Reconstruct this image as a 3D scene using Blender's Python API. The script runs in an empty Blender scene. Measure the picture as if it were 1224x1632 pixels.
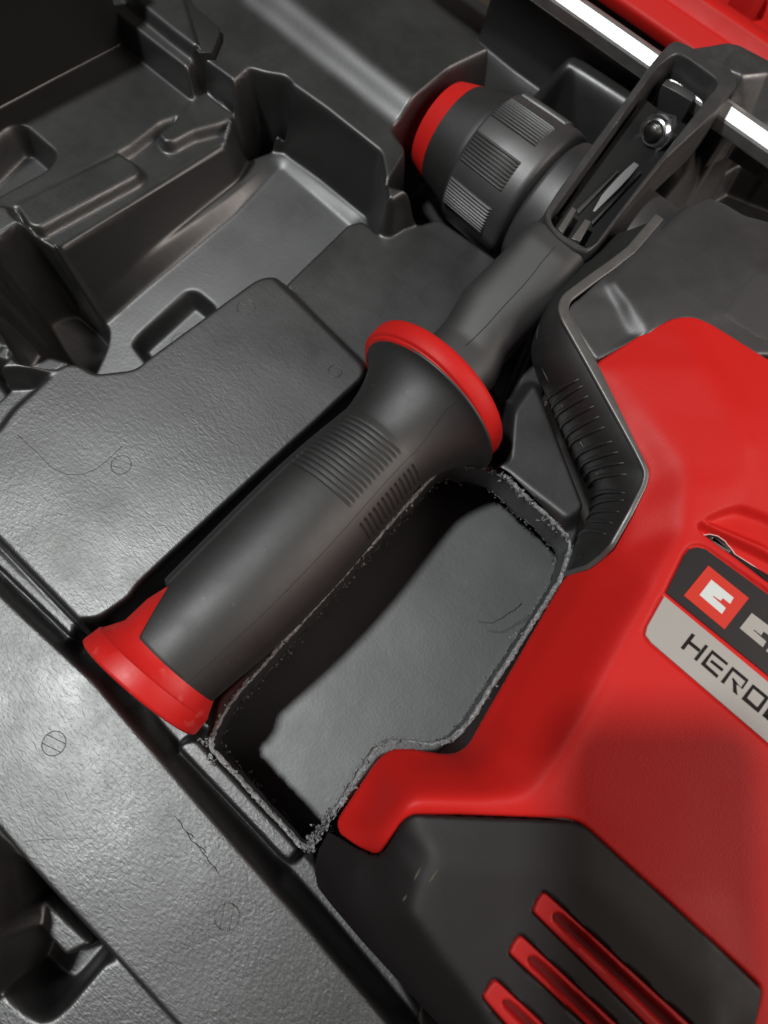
import bpy, bmesh, math, random
import numpy as np
from mathutils import Vector, Matrix
from mathutils.geometry import delaunay_2d_cdt
random.seed(7); rng = np.random.default_rng(7)
S = bpy.context.scene
COL = S.collection
MM = 0.001

# ------------------------------------------------------------------ camera
# world: X = along the drill, Y = along the side handle, Z = up; helper units are millimetres
F, CX, CY, CD = 1130.0, 612.0, 816.0, 235.0
_d1 = np.array([-4772.0, -4362.0, F]); _d1 /= np.linalg.norm(_d1)
_d2 = np.array([3041.0, -3058.0, F]); _d2 -= _d1 * (_d1 @ _d2); _d2 /= np.linalg.norm(_d2)
R = np.array([-_d1, _d2, np.cross(-_d1, _d2)])
CAM = -R @ np.array([0, 0, CD])
cd = bpy.data.cameras.new('camera'); cam = bpy.data.objects.new('camera', cd); COL.objects.link(cam)
S.camera = cam
rt, up, bk = R[:, 0], -R[:, 1], -R[:, 2]
cam.matrix_world = Matrix(((rt[0], up[0], bk[0], CAM[0] * MM), (rt[1], up[1], bk[1], CAM[1] * MM),
                           (rt[2], up[2], bk[2], CAM[2] * MM), (0, 0, 0, 1)))
cd.sensor_width = 36; cd.lens = F / 1632 * 36; cd.clip_start = 0.005; cd.clip_end = 50
cd.dof.use_dof = True; cd.dof.focus_distance = 0.222; cd.dof.aperture_fstop = 11

# ------------------------------------------------------------------ light (indoor: a ceiling lamp and soft room light)
W = bpy.data.worlds.new('World'); S.world = W; W.use_nodes = True
W.node_tree.nodes['Background'].inputs[0].default_value = (0.9, 0.85, 0.82, 1)
W.node_tree.nodes['Background'].inputs[1].default_value = 0.022
def area(name, loc, target, size, power, col, size_y=None):
    l = bpy.data.lights.new(name, 'AREA'); l.energy = power; l.color = col; l.shape = 'DISK' if size_y is None else 'RECTANGLE'
    l.size = size
    if size_y: l.size_y = size_y
    o = bpy.data.objects.new(name, l); COL.objects.link(o)
    o.location = loc; o.rotation_euler = (Vector(target) - Vector(loc)).to_track_quat('-Z', 'Y').to_euler()
    return o
LD = np.array([-0.31, -0.24, 1.0]); LD /= np.linalg.norm(LD)
area('ceiling_lamp', tuple(LD * 1.7), (0.03, 0.0, 0), 0.12, 24.5, (0.97, 1.0, 0.985))
area('room_light', (1.25, 0.65, 1.05), (0.05, 0, 0), 1.1, 20, (1.0, 0.89, 0.82))
S.view_settings.view_transform = 'Standard'; S.view_settings.look = 'None'
S.view_settings.exposure = 0.0; S.view_settings.gamma = 1.0
S.cycles.max_bounces = 8

# ------------------------------------------------------------------ pixel tracing helpers
ZO = {0: (0, 0, 1), 1: (0, 0, 2.661), 2: (300, 0, 2.661), 3: (600, 0, 1.9615), 4: (0, 400, 1.974), 5: (500, 440, 2.186),
      6: (764, 400, 2.661), 7: (0, 960, 2.428), 8: (120, 900, 2.448), 9: (440, 1000, 1.561), 10: (500, 720, 2.661),
      11: (980, 780, 3.548), 12: (860, 50, 3.363), 13: (640, 120, 3.825), 14: (0, 560, 2.9125), 15: (0, 1240, 3.825),
      16: (180, 0, 4.08), 17: (900, 0, 3.778), 18: (960, 280, 4.636), 19: (560, 480, 4.371), 20: (1074, 860, 8.16),
      21: (1064, 990, 7.65), 22: (1090, 780, 9.134), 23: (760, 1380, 2.638), 24: (480, 1160, 4.371), 25: (980, 60, 5.829),
      26: (860, 240, 6.12), 27: (620, 360, 3.6), 28: (0, 0, 1.991)}
def px(zid, pts):
    ox, oy, s = ZO[zid]
    return [(ox + p[0] / s, oy + p[1] / s) + tuple(p[2:]) for p in pts]
def P(x, y, z=0.0):
    d = R @ np.array([x - CX, y - CY, F]); return CAM + d * ((z - CAM[2]) / d[2])
def W3(zid, pts, z=None):
    """traced points -> Nx3 world mm; a third entry in a point is its own height"""
    return np.array([P(p[0], p[1], p[2] if len(p) > 2 else z) for p in px(zid, pts)])
def W2(zid, pts, z): return W3(zid, pts, z)[:, :2]

# ------------------------------------------------------------------ 2-D polygon tools
def roundpoly(p, r, n=5):
    p = np.asarray(p, float); out = []; N = len(p)
    for i in range(N):
        a, b, c = p[i - 1], p[i], p[(i + 1) % N]
        u, v = a - b, c - b; lu, lv = np.linalg.norm(u[:2]), np.linalg.norm(v[:2])
        t = min(r, lu * .45, lv * .45)
        s, e = b + u / max(lu, 1e-6) * t, b + v / max(lv, 1e-6) * t
        for k in range(n + 1):
            q = k / n; out.append((1 - q) ** 2 * s + 2 * q * (1 - q) * b + q * q * e)
    return np.array(out)
def resample(p, step, closed=True):
    p = np.asarray(p, float)
    q = np.vstack([p, p[:1]]) if closed else p
    d = np.r_[0, np.cumsum(np.linalg.norm(np.diff(q[:, :2], axis=0), axis=1))]
    n = max(3, int(round(d[-1] / step)))
    t = np.linspace(0, d[-1], n + 1)[: n if closed else n + 1]
    return np.array([np.interp(t, d, q[:, k]) for k in range(q.shape[1])]).T
def resample_n(p, n, closed=True):
    p = np.asarray(p, float); q = np.vstack([p, p[:1]]) if closed else p
    d = np.r_[0, np.cumsum(np.linalg.norm(np.diff(q, axis=0), axis=1))]
    t = np.linspace(0, d[-1], n + 1)[:n] if closed else np.linspace(0, d[-1], n)
    return np.array([np.interp(t, d, q[:, k]) for k in range(q.shape[1])]).T
def polydist(pts, poly):
    """signed distance (inside positive) and nearest boundary point"""
    poly = np.asarray(poly, float)[:, :2]; n = len(pts); best = np.full(n, 1e18); near = np.zeros((n, 2)); ins = np.zeros(n, bool)
    x, y = pts[:, 0], pts[:, 1]
    for i in range(len(poly)):
        a, b = poly[i - 1], poly[i]; e = b - a; L = e @ e
        if L < 1e-12: continue
        t = np.clip(((x - a[0]) * e[0] + (y - a[1]) * e[1]) / L, 0, 1)
        qx, qy = a[0] + t * e[0], a[1] + t * e[1]; d = (x - qx) ** 2 + (y - qy) ** 2
        m = d < best; best[m] = d[m]; near[m, 0] = qx[m]; near[m, 1] = qy[m]
        c = ((a[1] > y) != (b[1] > y))
        if c.any(): ins ^= c & (x < (b[0] - a[0]) * (y - a[1]) / (b[1] - a[1] + 1e-18) + a[0])
    sd = np.sqrt(best); return np.where(ins, sd, -sd), near
def sdbox(pts, poly, margin):
    """signed distance only near the polygon's box (elsewhere -1e3)"""
    poly = np.asarray(poly)[:, :2]; lo, hi = poly.min(0) - margin, poly.max(0) + margin
    m = ((pts > lo) & (pts < hi)).all(1); sd = np.full(len(pts), -1e3)
    if m.any(): sd[m] = polydist(pts[m], poly)[0]
    return sd
def prof(t, r=0.35):
    """0..1 ramp: straight wall with rounded foot and shoulder"""
    t = np.clip(t, 0, 1); k = 1 / (1 - r)
    lo = k * t * t / (2 * r); hi = 1 - k * (1 - t) ** 2 / (2 * r); mid = k * (t - r / 2)
    return np.where(t < r, lo, np.where(t > 1 - r, hi, mid))

# ------------------------------------------------------------------ materials
def mat(name, base, rough=0.45, metal=0.0, bump=(), col_var=0.0, rough_var=0.0, var_scale=60, spec=0.5, dust=None, coat=0.0, ior=1.5, fade=None):
    m = bpy.data.materials.new(name); m.use_nodes = True; nt = m.node_tree; N = nt.nodes; L = nt.links
    b = N['Principled BSDF']
    b.inputs['Base Color'].default_value = (*base, 1); b.inputs['Roughness'].default_value = rough
    b.inputs['Metallic'].default_value = metal; b.inputs['Specular IOR Level'].default_value = spec
    b.inputs['Coat Weight'].default_value = coat; b.inputs['IOR'].default_value = ior
    tc = N.new('ShaderNodeTexCoord')
    colsock = None
    if col_var or rough_var:
        nz = N.new('ShaderNodeTexNoise'); nz.inputs['Scale'].default_value = var_scale; nz.inputs['Detail'].default_value = 6
        nz.inputs['Roughness'].default_value = 0.65
        L.new(tc.outputs['Object'], nz.inputs['Vector'])
        if col_var:
            mx = N.new('ShaderNodeMix'); mx.data_type = 'RGBA'
            mx.inputs['A'].default_value = tuple(c * (1 - col_var) for c in base) + (1,)
            mx.inputs['B'].default_value = tuple(min(1, c * (1 + col_var)) for c in base) + (1,)
            L.new(nz.outputs['Fac'], mx.inputs['Factor']); colsock = mx.outputs['Result']
        if rough_var:
            mr = N.new('ShaderNodeMapRange'); mr.inputs['From Min'].default_value = .3; mr.inputs['From Max'].default_value = .7
            mr.inputs['To Min'].default_value = rough - rough_var; mr.inputs['To Max'].default_value = rough + rough_var
            L.new(nz.outputs['Fac'], mr.inputs['Value']); L.new(mr.outputs['Result'], b.inputs['Roughness'])
    if dust:   # (colour, amount, scale, threshold): specks and scuffs of dust
        n2 = N.new('ShaderNodeTexNoise'); n2.inputs['Scale'].default_value = dust[2]; n2.inputs['Detail'].default_value = 4
        L.new(tc.outputs['Object'], n2.inputs['Vector'])
        r2 = N.new('ShaderNodeMapRange'); r2.inputs['From Min'].default_value = dust[3]; r2.inputs['From Max'].default_value = dust[3] + .08
        r2.inputs['To Max'].default_value = dust[1]
        L.new(n2.outputs['Fac'], r2.inputs['Value'])
        m2 = N.new('ShaderNodeMix'); m2.data_type = 'RGBA'; m2.inputs['B'].default_value = (*dust[0], 1)
        if colsock: L.new(colsock, m2.inputs['A'])
        else: m2.inputs['A'].default_value = (*base, 1)
        L.new(r2.outputs['Result'], m2.inputs['Factor']); colsock = m2.outputs['Result']
    if colsock: L.new(colsock, b.inputs['Base Color'])
    prev = None
    for kind, sc, st, dist in bump:
        if kind == 'noise':
            t = N.new('ShaderNodeTexNoise'); t.inputs['Detail'].default_value = 3; o = t.outputs['Fac']
        elif kind == 'fine':
            t = N.new('ShaderNodeTexNoise'); t.inputs['Detail'].default_value = 1; o = t.outputs['Fac']
        elif kind == 'pit':
            t = N.new('ShaderNodeTexVoronoi'); o = t.outputs['Distance']
        elif kind == 'streak':
            t = N.new('ShaderNodeTexNoise'); t.inputs['Detail'].default_value = 2; t.inputs['Distortion'].default_value = 1.2; o = t.outputs['Fac']
        t.inputs['Scale'].default_value = sc
        v = tc.outputs['Object']
        if kind == 'streak':
            mp = N.new('ShaderNodeMapping'); mp.inputs['Rotation'].default_value = (0, 0, 0.9); mp.inputs['Scale'].default_value = (1, 2.6, 1)
            L.new(v, mp.inputs['Vector']); v = mp.outputs['Vector']
        L.new(v, t.inputs['Vector'])
        bp = N.new('ShaderNodeBump'); bp.inputs['Strength'].default_value = st; bp.inputs['Distance'].default_value = dist
        L.new(o, bp.inputs['Height'])
        if fade:      # the moulded texture is strong towards the near end of the tray and patchy, smoother further in
            sx = N.new('ShaderNodeSeparateXYZ'); L.new(tc.outputs['Object'], sx.inputs[0])
            nn = N.new('ShaderNodeTexNoise'); nn.inputs['Scale'].default_value = 22; L.new(tc.outputs['Object'], nn.inputs['Vector'])
            ma = N.new('ShaderNodeMath'); ma.operation = 'MULTIPLY_ADD'; L.new(nn.outputs['Fac'], ma.inputs[0]); ma.inputs[1].default_value = .16; L.new(sx.outputs['Y'], ma.inputs[2])
            mr2 = N.new('ShaderNodeMapRange'); mr2.inputs['From Min'].default_value = fade[0]; mr2.inputs['From Max'].default_value = fade[1]
            mr2.inputs['To Min'].default_value = st * 1.25; mr2.inputs['To Max'].default_value = st * .22
            L.new(ma.outputs[0], mr2.inputs['Value']); L.new(mr2.outputs['Result'], bp.inputs['Strength'])
        if prev: L.new(prev, bp.inputs['Normal'])
        prev = bp.outputs['Normal']
    if prev: L.new(prev, b.inputs['Normal'])
    return m
M_CASE = mat('case_plastic', (0.010, 0.0095, 0.0095), 0.46, spec=1.0, ior=1.6, fade=(-.02, .14), bump=[('streak', 360, .34, .00024), ('pit', 800, .22, .00012), ('fine', 2200, .25, .00006)],
             rough_var=.06, var_scale=40)
M_SHELL = mat('shell_plastic', (0.036, 0.038, 0.038), 0.5, spec=.9, ior=1.62, bump=[('fine', 900, .3, .0001), ('noise', 60, .25, .0006)], rough_var=.05, var_scale=50)
M_WALL = mat('cut_wall_plastic', (0.03, 0.031, 0.031), 0.45, spec=.8, bump=[('noise', 300, .4, .0003)])
M_RUB = mat('grip_rubber', (0.011, 0.0107, 0.0105), 0.56, spec=.8, ior=1.53, bump=[('fine', 2400, .3, .00006), ('noise', 300, .1, .0002)], rough_var=.04, var_scale=90, dust=((.12, .115, .11), .22, 420, .68))
M_RUB2 = mat('rear_rubber', (0.011, 0.0088, 0.0088), 0.58, spec=.33, bump=[('fine', 1500, .25, .00006)], rough_var=.05, var_scale=90)  # base darkened to stand in for the shadow over the grip
M_BLK = mat('housing_plastic', (0.029, 0.0265, 0.027), 0.5, spec=.9, ior=1.6, bump=[('fine', 1700, .35, .00007)], rough_var=.05, var_scale=70)
M_GRAIN = mat('grained_plastic', (0.032, 0.03, 0.03), 0.5, spec=.9, ior=1.6, bump=[('streak', 900, .4, .00012)])
M_LIP = mat('lip_plastic', (0.075, 0.07, 0.067), 0.42, spec=.9, ior=1.6, bump=[('fine', 1300, .3, .0001)], rough_var=.08, var_scale=200)
M_GLOSS = mat('bracket_plastic', (0.034, 0.032, 0.0325), 0.42, spec=.9, ior=1.65, bump=[('noise', 260, .15, .0002)], rough_var=.1, var_scale=110)
M_RED = mat('red_plastic', (0.52, 0.013, 0.0105), 0.52, spec=.22, bump=[('fine', 2000, .4, .0001)], rough_var=.05, var_scale=60)
M_REDC = mat('red_cap_plastic', (0.55, 0.013, 0.011), 0.48, spec=.4, bump=[('noise', 500, .2, .0001)], dust=((.62, .12, .1), 0.3, 260, .62), rough_var=.08, var_scale=150)
M_REDV = mat('red_vent_plastic', (0.38, 0.010, 0.009), 0.55, spec=.25)
M_REDD = mat('red_slot_shade', (0.12, 0.004, 0.004), 0.6, spec=.2)  # dark copy of the red, paints the shade inside the vent slots
M_STEEL = mat('zinc_steel', (0.62, 0.63, 0.64), 0.28, 1.0, bump=[('fine', 1500, .3, .00005)], rough_var=.1, var_scale=300)
M_ROD = mat('rod_steel', (0.62, 0.61, 0.60), 0.5, 1.0, bump=[('fine', 900, .15, .00004)], rough_var=.05, var_scale=200)
M_DSTEEL = mat('dark_steel', (0.12, 0.115, 0.11), 0.35, 1.0)
M_SILVER = mat('silver_label', (0.34, 0.315, 0.29), 0.5, 0.0, spec=.5, bump=[('streak', 1200, .35, .00008)], rough_var=.06, var_scale=300)
M_BADGE = mat('black_label', (0.018, 0.015, 0.0155), 0.5, spec=.3, bump=[('streak', 900, .35, .00008)])
M_PRINT = mat('black_print', (0.010, 0.007, 0.006), 0.6, spec=.15)
M_WHITE = mat('white_print', (0.58, 0.60, 0.58), 0.55, spec=.3)
M_REDP = mat('red_print', (0.55, 0.032, 0.018), 0.55, spec=.25)
M_TORN = mat('torn_plastic', (0.2, 0.2, 0.2), 0.36, bump=[('noise', 700, .9, .0008)], col_var=.8, var_scale=420)
M_SEAM = mat('seam_shadow_gap', (0.006, 0.006, 0.006), 0.6)  # near-black for seams and scratches; also painted shade in slot, bracket, far corner
M_MARK = mat('mould_mark_plastic', (0.016, 0.016, 0.016), 0.5)
M_TABLE = mat('table_wood', (0.05, 0.038, 0.024), 0.6, col_var=.3, var_scale=12)
M_PHONE = mat('phone_body', (0.02, 0.02, 0.022), 0.3)

# ------------------------------------------------------------------ mesh helpers
def mesh(name, verts, faces, m, parent=None, angle=None, smooth=True):
    me = bpy.data.meshes.new(name); me.from_pydata([tuple(float(c) * MM for c in v) for v in verts], [], [tuple(int(i) for i in f) for f in faces])
    me.materials.append(m)
    if smooth:
        me.polygons.foreach_set('use_smooth', np.ones(len(me.polygons), bool))
        if angle is not None: me.set_sharp_from_angle(angle=math.radians(angle))
    me.update()
    o = bpy.data.objects.new(name, me); COL.objects.link(o)
    if parent: o.parent = parent
    return o
def bigmesh(name, V, Q, m, parent=None, angle=None):
    """numpy quads"""
    me = bpy.data.meshes.new(name); V = np.asarray(V, np.float32) * MM; Q = np.asarray(Q, np.int32)
    me.vertices.add(len(V)); me.vertices.foreach_set('co', V.ravel())
    k = Q.shape[1]
    me.loops.add(Q.size); me.loops.foreach_set('vertex_index', Q.ravel())
    me.polygons.add(len(Q)); me.polygons.foreach_set('loop_start', np.arange(0, Q.size, k, dtype=np.int32))
    me.polygons.foreach_set('use_smooth', np.ones(len(Q), bool))
    me.materials.append(m); me.update(calc_edges=True); me.validate()
    if angle is not None: me.set_sharp_from_angle(angle=math.radians(angle))
    o = bpy.data.objects.new(name, me); COL.objects.link(o)
    if parent: o.parent = parent
    return o
def thing(name, label, cat, group=None, loc=(0, 0, 0)):
    o = bpy.data.objects.new(name, None); COL.objects.link(o); o['label'] = label; o['category'] = cat
    if group: o['group'] = group
    return o
def loft(name, rings, m, parent=None, closed=True, caps=True, angle=None):
    rings = [np.asarray(r) for r in rings]; n = len(rings[0]); assert all(len(r) == n for r in rings), name; V = np.vstack(rings); Fc = []
    for i in range(len(rings) - 1):
        for j in range(n if closed else n - 1):
            a, b = i * n + j, i * n + (j + 1) % n
            Fc.append((a, b, b + n, a + n))
    if caps and closed:
        Fc.append(tuple(range(n))[::-1]); Fc.append(tuple(range((len(rings) - 1) * n, len(rings) * n)))
    o = mesh(name, V, Fc, m, parent, angle)
    bm = bmesh.new(); bm.from_mesh(o.data); bmesh.ops.recalc_face_normals(bm, faces=bm.faces); bm.to_mesh(o.data); bm.free()
    if angle is not None: o.data.set_sharp_from_angle(angle=math.radians(angle))
    return o
def tube(name, path, rad, m, parent=None, n=8, closed=False):
    path = np.asarray(path, float); N = len(path); rad = np.full(N, rad) if np.isscalar(rad) else np.asarray(rad)
    rings = []; upv = np.array([0.03, 0.05, 1.0])
    for i in range(N):
        t = (path[(i + 1) % N] - path[i - 1]) if closed else path[min(i + 1, N - 1)] - path[max(i - 1, 0)]
        t = t / (np.linalg.norm(t) + 1e-9); s = np.cross(t, upv); s /= np.linalg.norm(s) + 1e-9; u = np.cross(s, t)
        a = np.arange(n) * 2 * math.pi / n
        rings.append(path[i] + rad[i] * (np.cos(a)[:, None] * s + np.sin(a)[:, None] * u))
    if closed: return loft(name, rings + [rings[0]], m, parent, caps=False)
    return loft(name, rings, m, parent)
def inset(p, d):
    """move a closed polygon's vertices inwards by d (2-D)"""
    p = np.asarray(p, float)[:, :2]; n = len(p); out = []
    area_ = 0.5 * sum(p[i - 1][0] * p[i][1] - p[i][0] * p[i - 1][1] for i in range(n)); sg = 1 if area_ > 0 else -1
    for i in range(n):
        a, b, c = p[i - 1], p[i], p[(i + 1) % n]
        u = (b - a) / (np.linalg.norm(b - a) + 1e-9); v = (c - b) / (np.linalg.norm(c - b) + 1e-9)
        nu, nv = np.array([-u[1], u[0]]) * sg, np.array([-v[1], v[0]]) * sg
        k = nu + nv; k /= max(np.linalg.norm(k), 1e-6); out.append(b + k * d / max(k @ nu, .5))
    return np.array(out)
def prism(name, poly, z0, z1, m, parent=None, bev=0.4, r=None, n=4, angle=40):
    """extruded outline with a rounded upper edge"""
    p = np.asarray(poly, float)[:, :2]
    if r: p = roundpoly(p, r, n)
    rings = [np.c_[p, np.full(len(p), z0)], np.c_[p, np.full(len(p), z1 - bev)]]
    for k in (1, 2, 3):
        a = k / 3 * math.pi / 2; q = inset(p, bev * (1 - math.cos(a))); rings.append(np.c_[q, np.full(len(p), z1 - bev + bev * math.sin(a))])
    return loft(name, rings, m, parent, angle=angle)
def decal(name, poly, z, m, parent, th=0.05):
    """thin flat print or plate following height z (number or function)"""
    p = np.asarray(poly, float)[:, :2]; n = len(p)
    zt = np.array([z(q) if callable(z) else z for q in p])
    return loft(name, [np.c_[p, zt - 0.6], np.c_[p, zt + th]], m, parent, angle=30)
def blur(a, sig, cell):
    s = sig / cell; r = int(3 * s) + 1; k = np.exp(-0.5 * (np.arange(-r, r + 1) / s) ** 2); k /= k.sum()
    for ax in (0, 1):
        pad = [(0, 0), (0, 0)]; pad[ax] = (r, r); b = np.pad(a, pad, mode='edge'); o = np.zeros_like(a)
        for i, w in enumerate(k):
            sl = [slice(None)] * 2; sl[ax] = slice(i, i + a.shape[ax]); o += w * b[tuple(sl)]
        a = o
    return a
class TIN:
    """height surface through traced ridge lines, softened; lines = list of Nx3 polylines (closed flag)"""
    def __init__(self, lines, cell=0.6, sig=1.0, pad=4):
        pts, edges = [], []
        for ln, closed in lines:
            b = len(pts); pts += [tuple(q) for q in ln]; n = len(ln)
            edges += [(b + i, b + i + 1) for i in range(n - 1)] + ([(b + n - 1, b)] if closed else [])
        zz = np.array([p[2] for p in pts]); v2 = [Vector(p[:2]) for p in pts]
        r = delaunay_2d_cdt(v2, edges, [], 0, 1e-4)
        V = np.array([tuple(v) for v in r[0]]); vz = np.zeros(len(V))
        for i, o in enumerate(r[3]): vz[i] = np.mean(zz[o]) if len(o) else np.nan
        src = np.array([p[:2] for p in pts])
        for i in np.where(np.isnan(vz))[0]:
            d = np.linalg.norm(src - V[i], axis=1); k = np.argsort(d)[:2]; vz[i] = np.average(zz[k], weights=1 / (d[k] + 1e-6))
        self.lo = V.min(0) - pad; hi = V.max(0) + pad; self.cell = cell
        nx, ny = ((hi - self.lo) / cell).astype(int) + 1
        H = np.full((nx, ny), np.nan)
        for f in r[2]:
            A, B, Cc = V[f[0]], V[f[1]], V[f[2]]
            i0, j0 = np.floor((np.minimum(np.minimum(A, B), Cc) - self.lo) / cell).astype(int); i1, j1 = np.ceil((np.maximum(np.maximum(A, B), Cc) - self.lo) / cell).astype(int)
            gx, gy = np.meshgrid(self.lo[0] + np.arange(i0, i1 + 1) * cell, self.lo[1] + np.arange(j0, j1 + 1) * cell, indexing='ij')
            det = (B[1] - Cc[1]) * (A[0] - Cc[0]) + (Cc[0] - B[0]) * (A[1] - Cc[1])
            if abs(det) < 1e-9: continue
            l1 = ((B[1] - Cc[1]) * (gx - Cc[0]) + (Cc[0] - B[0]) * (gy - Cc[1])) / det
            l2 = ((Cc[1] - A[1]) * (gx - Cc[0]) + (A[0] - Cc[0]) * (gy - Cc[1])) / det; l3 = 1 - l1 - l2
            m = (l1 > -1e-3) & (l2 > -1e-3) & (l3 > -1e-3)
            H[i0:i1 + 1, j0:j1 + 1][m] = (l1 * vz[f[0]] + l2 * vz[f[1]] + l3 * vz[f[2]])[m]
        for _ in range(60):     # spread outward so the blur has something to read
            nanm = np.isnan(H)
            if not nanm.any(): break
            acc = np.zeros_like(H); cnt = np.zeros_like(H)
            for dx, dy in ((1, 0), (-1, 0), (0, 1), (0, -1)):
                s = np.roll(H, (dx, dy), (0, 1)); ok = ~np.isnan(s); acc[ok] += s[ok]; cnt[ok] += 1
            fill = nanm & (cnt > 0); H[fill] = acc[fill] / cnt[fill]
        H[np.isnan(H)] = np.nanmin(H)
        self.H = blur(H, sig, cell) if sig else H
    def __call__(self, pts):
        pts = np.atleast_2d(pts)[:, :2]; g = (pts - self.lo) / self.cell
        g = np.clip(g, 0, np.array(self.H.shape) - 1.001); i = g.astype(int); f = g - i; H = self.H
        return ((1 - f[:, 0]) * (1 - f[:, 1]) * H[i[:, 0], i[:, 1]] + f[:, 0] * (1 - f[:, 1]) * H[i[:, 0] + 1, i[:, 1]]
                + (1 - f[:, 0]) * f[:, 1] * H[i[:, 0], i[:, 1] + 1] + f[:, 0] * f[:, 1] * H[i[:, 0] + 1, i[:, 1] + 1])
def patch(name, outline, hf, m, parent, cell=0.7, skirt=-25, R_=1.5, hi_rim=1e9, crop=None, under=0.0):
    """surface z = hf(x, y) inside an outline, its rim rounded over and its sides carried down to skirt"""
    o = np.asarray(outline, float)[:, :2]; lo, hi = o.min(0) - cell, o.max(0) + cell
    if crop is not None: lo, hi = np.maximum(lo, crop[0]), np.minimum(hi, crop[1])
    nx, ny = ((hi - lo) / cell).astype(int) + 2
    gx, gy = np.meshgrid(lo[0] + np.arange(nx) * cell, lo[1] + np.arange(ny) * cell, indexing='ij')
    pts = np.c_[gx.ravel(), gy.ravel()]; sd, near = polydist(pts, o)
    keep = sd > -0.71 * cell
    snap = keep & (sd < 0.32 * cell); pts[snap] = near[snap]; sd = np.where(snap, 0, sd)
    idx = np.arange(nx * ny).reshape(nx, ny)
    Q = np.stack([idx[:-1, :-1], idx[1:, :-1], idx[1:, 1:], idx[:-1, 1:]], -1).reshape(-1, 4)
    Q = Q[keep[Q].all(1)]
    # drop quads whose four corners all collapsed on the rim
    Q = Q[~snap[Q].all(1)]
    used = np.unique(Q); re = -np.ones(nx * ny, int); re[used] = np.arange(len(used)); Q = re[Q]; pts = pts[used]; sd = sd[used]
    z = hf(pts)
    t = np.clip(sd / R_, 0, 1); z = z - R_ * (1 - np.sqrt(np.clip(1 - (1 - t) ** 2, 0, 1)))
    V = np.c_[pts, z]
    E = np.vstack([Q[:, [0, 1]], Q[:, [1, 2]], Q[:, [2, 3]], Q[:, [3, 0]]])
    key = np.sort(E, 1); u, inv, cnt = np.unique(key, axis=0, return_inverse=True, return_counts=True)
    be = E[cnt[inv.ravel()] == 1]; bv = np.unique(be); mp = {int(v): len(V) + i for i, v in enumerate(bv)}
    low = V[bv].copy(); low[:, 2] = np.where(low[:, 2] > hi_rim, low[:, 2] - 6, np.minimum(skirt, low[:, 2] - 1))
    if under:
        g = np.array([polydist(V[bv][:, :2] + d, o)[0] - polydist(V[bv][:, :2] - d, o)[0] for d in ([.3, 0], [0, .3])]).T
        g /= np.linalg.norm(g, axis=1)[:, None] + 1e-9; low[:, :2] += g * np.where(low[:, 2] <= skirt + .01, under, 0.0)[:, None]
    nb = np.array([[b, a, mp[int(a)], mp[int(b)]] for a, b in be])
    return bigmesh(name, np.vstack([V, low]), np.vstack([Q, nb]), m, parent, angle=70)


# ================================================================== TOOL CASE (tray as one moulded surface)
case = thing('tool_case', 'open black blow-moulded tool case with ribs and pockets, its tray cut open beside the handle', 'tool case')
CELL = 0.55
foot = np.array([(-345, 60), (-50, 395), (225, -30), (15, -215)], float)
lo, hi = foot.min(0), foot.max(0)
nx, ny = ((hi - lo) / CELL).astype(int) + 1
gx, gy = np.meshgrid(lo[0] + np.arange(nx) * CELL, lo[1] + np.arange(ny) * CELL, indexing='ij')
G = np.c_[gx.ravel(), gy.ravel()]; GI = np.arange(nx * ny).reshape(nx, ny)
keepf = polydist(G, foot)[0] > 0
H = np.full(len(G), -8.0)
def op(poly, level, run, mode='out', r=2.0, n=4, rr=0.35):
    """out: the outline is the foot/top edge of a level area, its wall falls outside; in: the outline is the rim, its wall falls inside"""
    p = roundpoly(poly, r, n) if r else np.asarray(poly)
    sd = sdbox(G, p, abs(run) + 1)
    t = prof((sd + run) / run, rr) if mode == 'out' else prof(sd / run, rr)
    lv = level(G) if callable(level) else level
    H[:] = H * (1 - t) + lv * t
FAR = [(-400, -400), (1700, -400), (1700, 1900), (-400, 1900)]
# upper part: band, riser, flat shelf
op(W2(0, [(-300, 600), (-300, -300), (1300, -300), (1300, 500), (700, 345), (560, 350), (200, 580)], 4), 4, 1, r=0)
op(W2(2, [(330, -110), (470, 0), (1030, 440), (1060, 520), (1700, 700), (1900, 700), (1900, -800), (330, -800)], 10), 10, 15, r=0, rr=.45)
# drop behind the shelf, block beside the chuck, rib under the rod
op(W2(3, [(-130, -220), (155, 0), (420, 217), (520, 250), (560, 420), (700, 420), (1224, 700), (1400, 800), (1400, -200), (600, -600)], 9), -30, 3.5, 'in', r=3)
op(W2(3, [(604, 196), (616, 180), (650, 196), (1000, 425), (990, 440), (640, 214)], 2), 2, 17, r=1, rr=.25)
op(W2(3, [(380, -90), (497, 2), (840, 240), (1230, 520), (1500, 720), (1560, 640), (1224, 405), (890, 190), (520, -70)], 2), 2, 3.5, r=1)
op(W2(17, [(160, -60), (1300, 760), (1400, 900), (1600, 300), (500, -600)], -10), -45, 4, 'in', r=0)
# plate P1 with its small pocket, and the tall case wall in the far corner
tiltP = lambda g: -8 - .10 * (g[:, 1] - 60)
P1 = W2(1, [(-300, 720), (0, 525), (510, 180), (840, 440), (870, 480), (760, 560), (690, 575), (130, 970), (70, 945), (-300, 960)], -8)
op(P1, lambda g: -8 - .10 * (g[:, 1] - 70), 2.0, r=2)
op(W2(1, [(-120, 760), (60, 580), (130, 570), (270, 690), (235, 765), (-60, 960)], -8), -15, 4, 'in', r=5)
op(W2(1, [(480, -120), (595, 6), (735, 120), (840, 200), (760, -60), (700, -200)], 9), 9, 3, r=0)
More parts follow.
